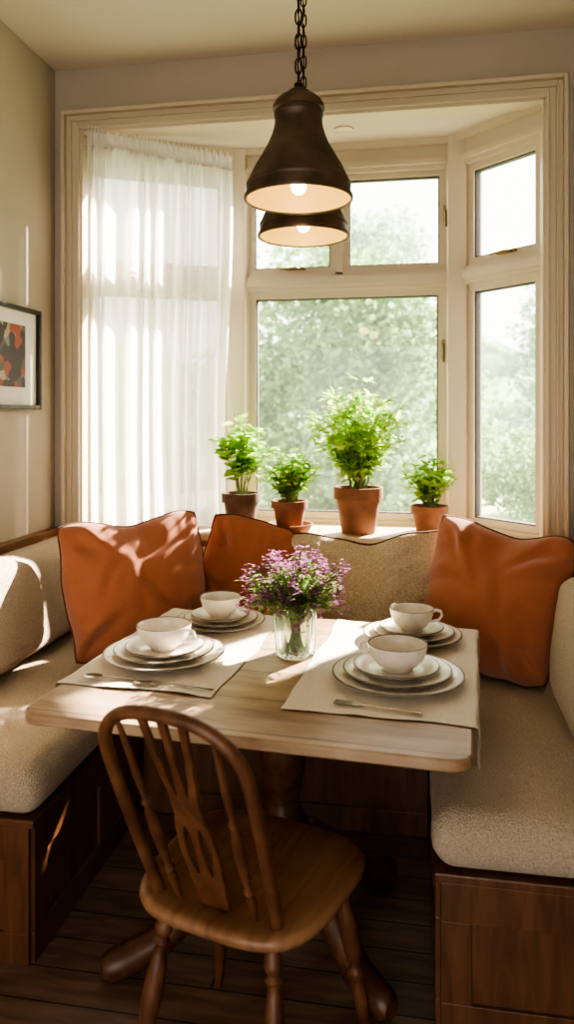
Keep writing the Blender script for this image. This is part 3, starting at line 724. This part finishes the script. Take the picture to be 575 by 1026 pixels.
# ---------------------------------------------------------------- outside
g=B().box(-40,40,3.9,70,-.7,-.6).obj('garden_ground',M_GRASS,smooth=False); struct(g,'pale green garden lawn','ground')
def tree(x,y,h,cr,mat,label,nl=9000,ls=.13,nb=30):
    e=empty('garden_tree',(x,y,-.6)); tag(e,label,'tree','garden trees')
    t=B(); t.tube([(0,0,0),(.05,0,h*.3),(0,.05,h*.5),(.03,0,h*.6)],[.08,.06,.04,.015],10)
    bl=[]
    for k in range(nb):
        a=random.uniform(0,2*pi); zz=random.uniform(.08,.98); r=cr*.8*math.sqrt(random.random())*math.sqrt(max(.05,1-((zz-.4)/.62)**2)); c=Vector((r*math.cos(a),r*math.sin(a),zz*h)); bl.append((c,random.uniform(.22,.38)*cr))
    t.obj('trunk',M_BARK,parent=e,fixn=False)
    lf=B()
    for i in range(nl):
        c,r=random.choice(bl); v=Vector((random.gauss(0,1),random.gauss(0,1),random.gauss(0,1))).normalized()*r*random.uniform(.6,1.05)
        p=c+v; p.z=max(p.z,.02); d=Vector((random.gauss(0,1),random.gauss(0,1),random.gauss(0,.6))).normalized(); s=d.cross(Vector((random.gauss(0,1),random.gauss(0,1),random.gauss(0,1)))).normalized()
        l=ls*random.uniform(.6,1.2)
        lf.add([p,p+d*l*.5+s*l*.3,p+d*l,p+d*l*.5-s*l*.3],[(0,1,2,3)])
    lf.obj('foliage',mat,parent=e,smooth=False,fixn=False)
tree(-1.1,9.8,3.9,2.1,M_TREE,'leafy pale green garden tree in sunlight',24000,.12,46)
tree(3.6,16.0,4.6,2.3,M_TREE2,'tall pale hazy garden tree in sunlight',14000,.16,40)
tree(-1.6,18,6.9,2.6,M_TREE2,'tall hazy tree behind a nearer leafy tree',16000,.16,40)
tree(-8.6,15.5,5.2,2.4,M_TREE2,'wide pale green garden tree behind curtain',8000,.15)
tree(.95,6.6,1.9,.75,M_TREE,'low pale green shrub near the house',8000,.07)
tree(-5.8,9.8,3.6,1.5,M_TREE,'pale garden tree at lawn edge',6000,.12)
b=B(); vs=[];fs=[]; nx,nz=160,30
for j in range(nz+1):
    for i in range(nx+1):
        x=-32+55*i/nx; z=-.6+4.2*j/nz*(1+.3*noise.noise(Vector((x*.35,0,0)))); vs.append((x,23+1.2*noise.noise(Vector((x*.9,z*.9,1)))+.5*noise.noise(Vector((x*3,z*3,1)))+j/nz*1.5,z))
for j in range(nz):
    for i in range(nx): a=j*(nx+1)+i; fs.append((a,a+1,a+nx+2,a+nx+1))
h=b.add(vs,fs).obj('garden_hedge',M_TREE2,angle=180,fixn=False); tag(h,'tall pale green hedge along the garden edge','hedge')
# ---------------------------------------------------------------- lights
sd=bpy.data.lights.new('sun','SUN'); sd.energy=38; sd.angle=R(1.2); sd.color=(1,.89,.74)
so=bpy.data.objects.new('sun',sd); C.objects.link(so)
dirv=Vector((-.50,-.78,-.55)).normalized(); so.rotation_euler=dirv.to_track_quat('-Z','Y').to_euler(); so.location=(6,8,7)
w=bpy.data.worlds.new('world'); bpy.context.scene.world=w; w.use_nodes=True
bg=w.node_tree.nodes['Background']; bg.inputs['Color'].default_value=(1,.96,.90,1); bg.inputs['Strength'].default_value=3.7
# ---------------------------------------------------------------- camera
cd=bpy.data.cameras.new('camera'); cd.sensor_fit='AUTO'; cd.sensor_width=36; cd.lens=750/1026*36; cd.shift_y=-98/1026
co=bpy.data.objects.new('camera',cd); C.objects.link(co); co.location=(0,0,1.45); co.rotation_euler=(pi/2,0,R(10)); cd.clip_start=.05; cd.clip_end=200
cd.dof.use_dof=True; cd.dof.focus_distance=2.2; cd.dof.aperture_fstop=2.5
bpy.context.scene.camera=co
sc=bpy.context.scene
sc.view_settings.view_transform='AgX'; sc.view_settings.look='AgX - High Contrast'; sc.view_settings.exposure=.24
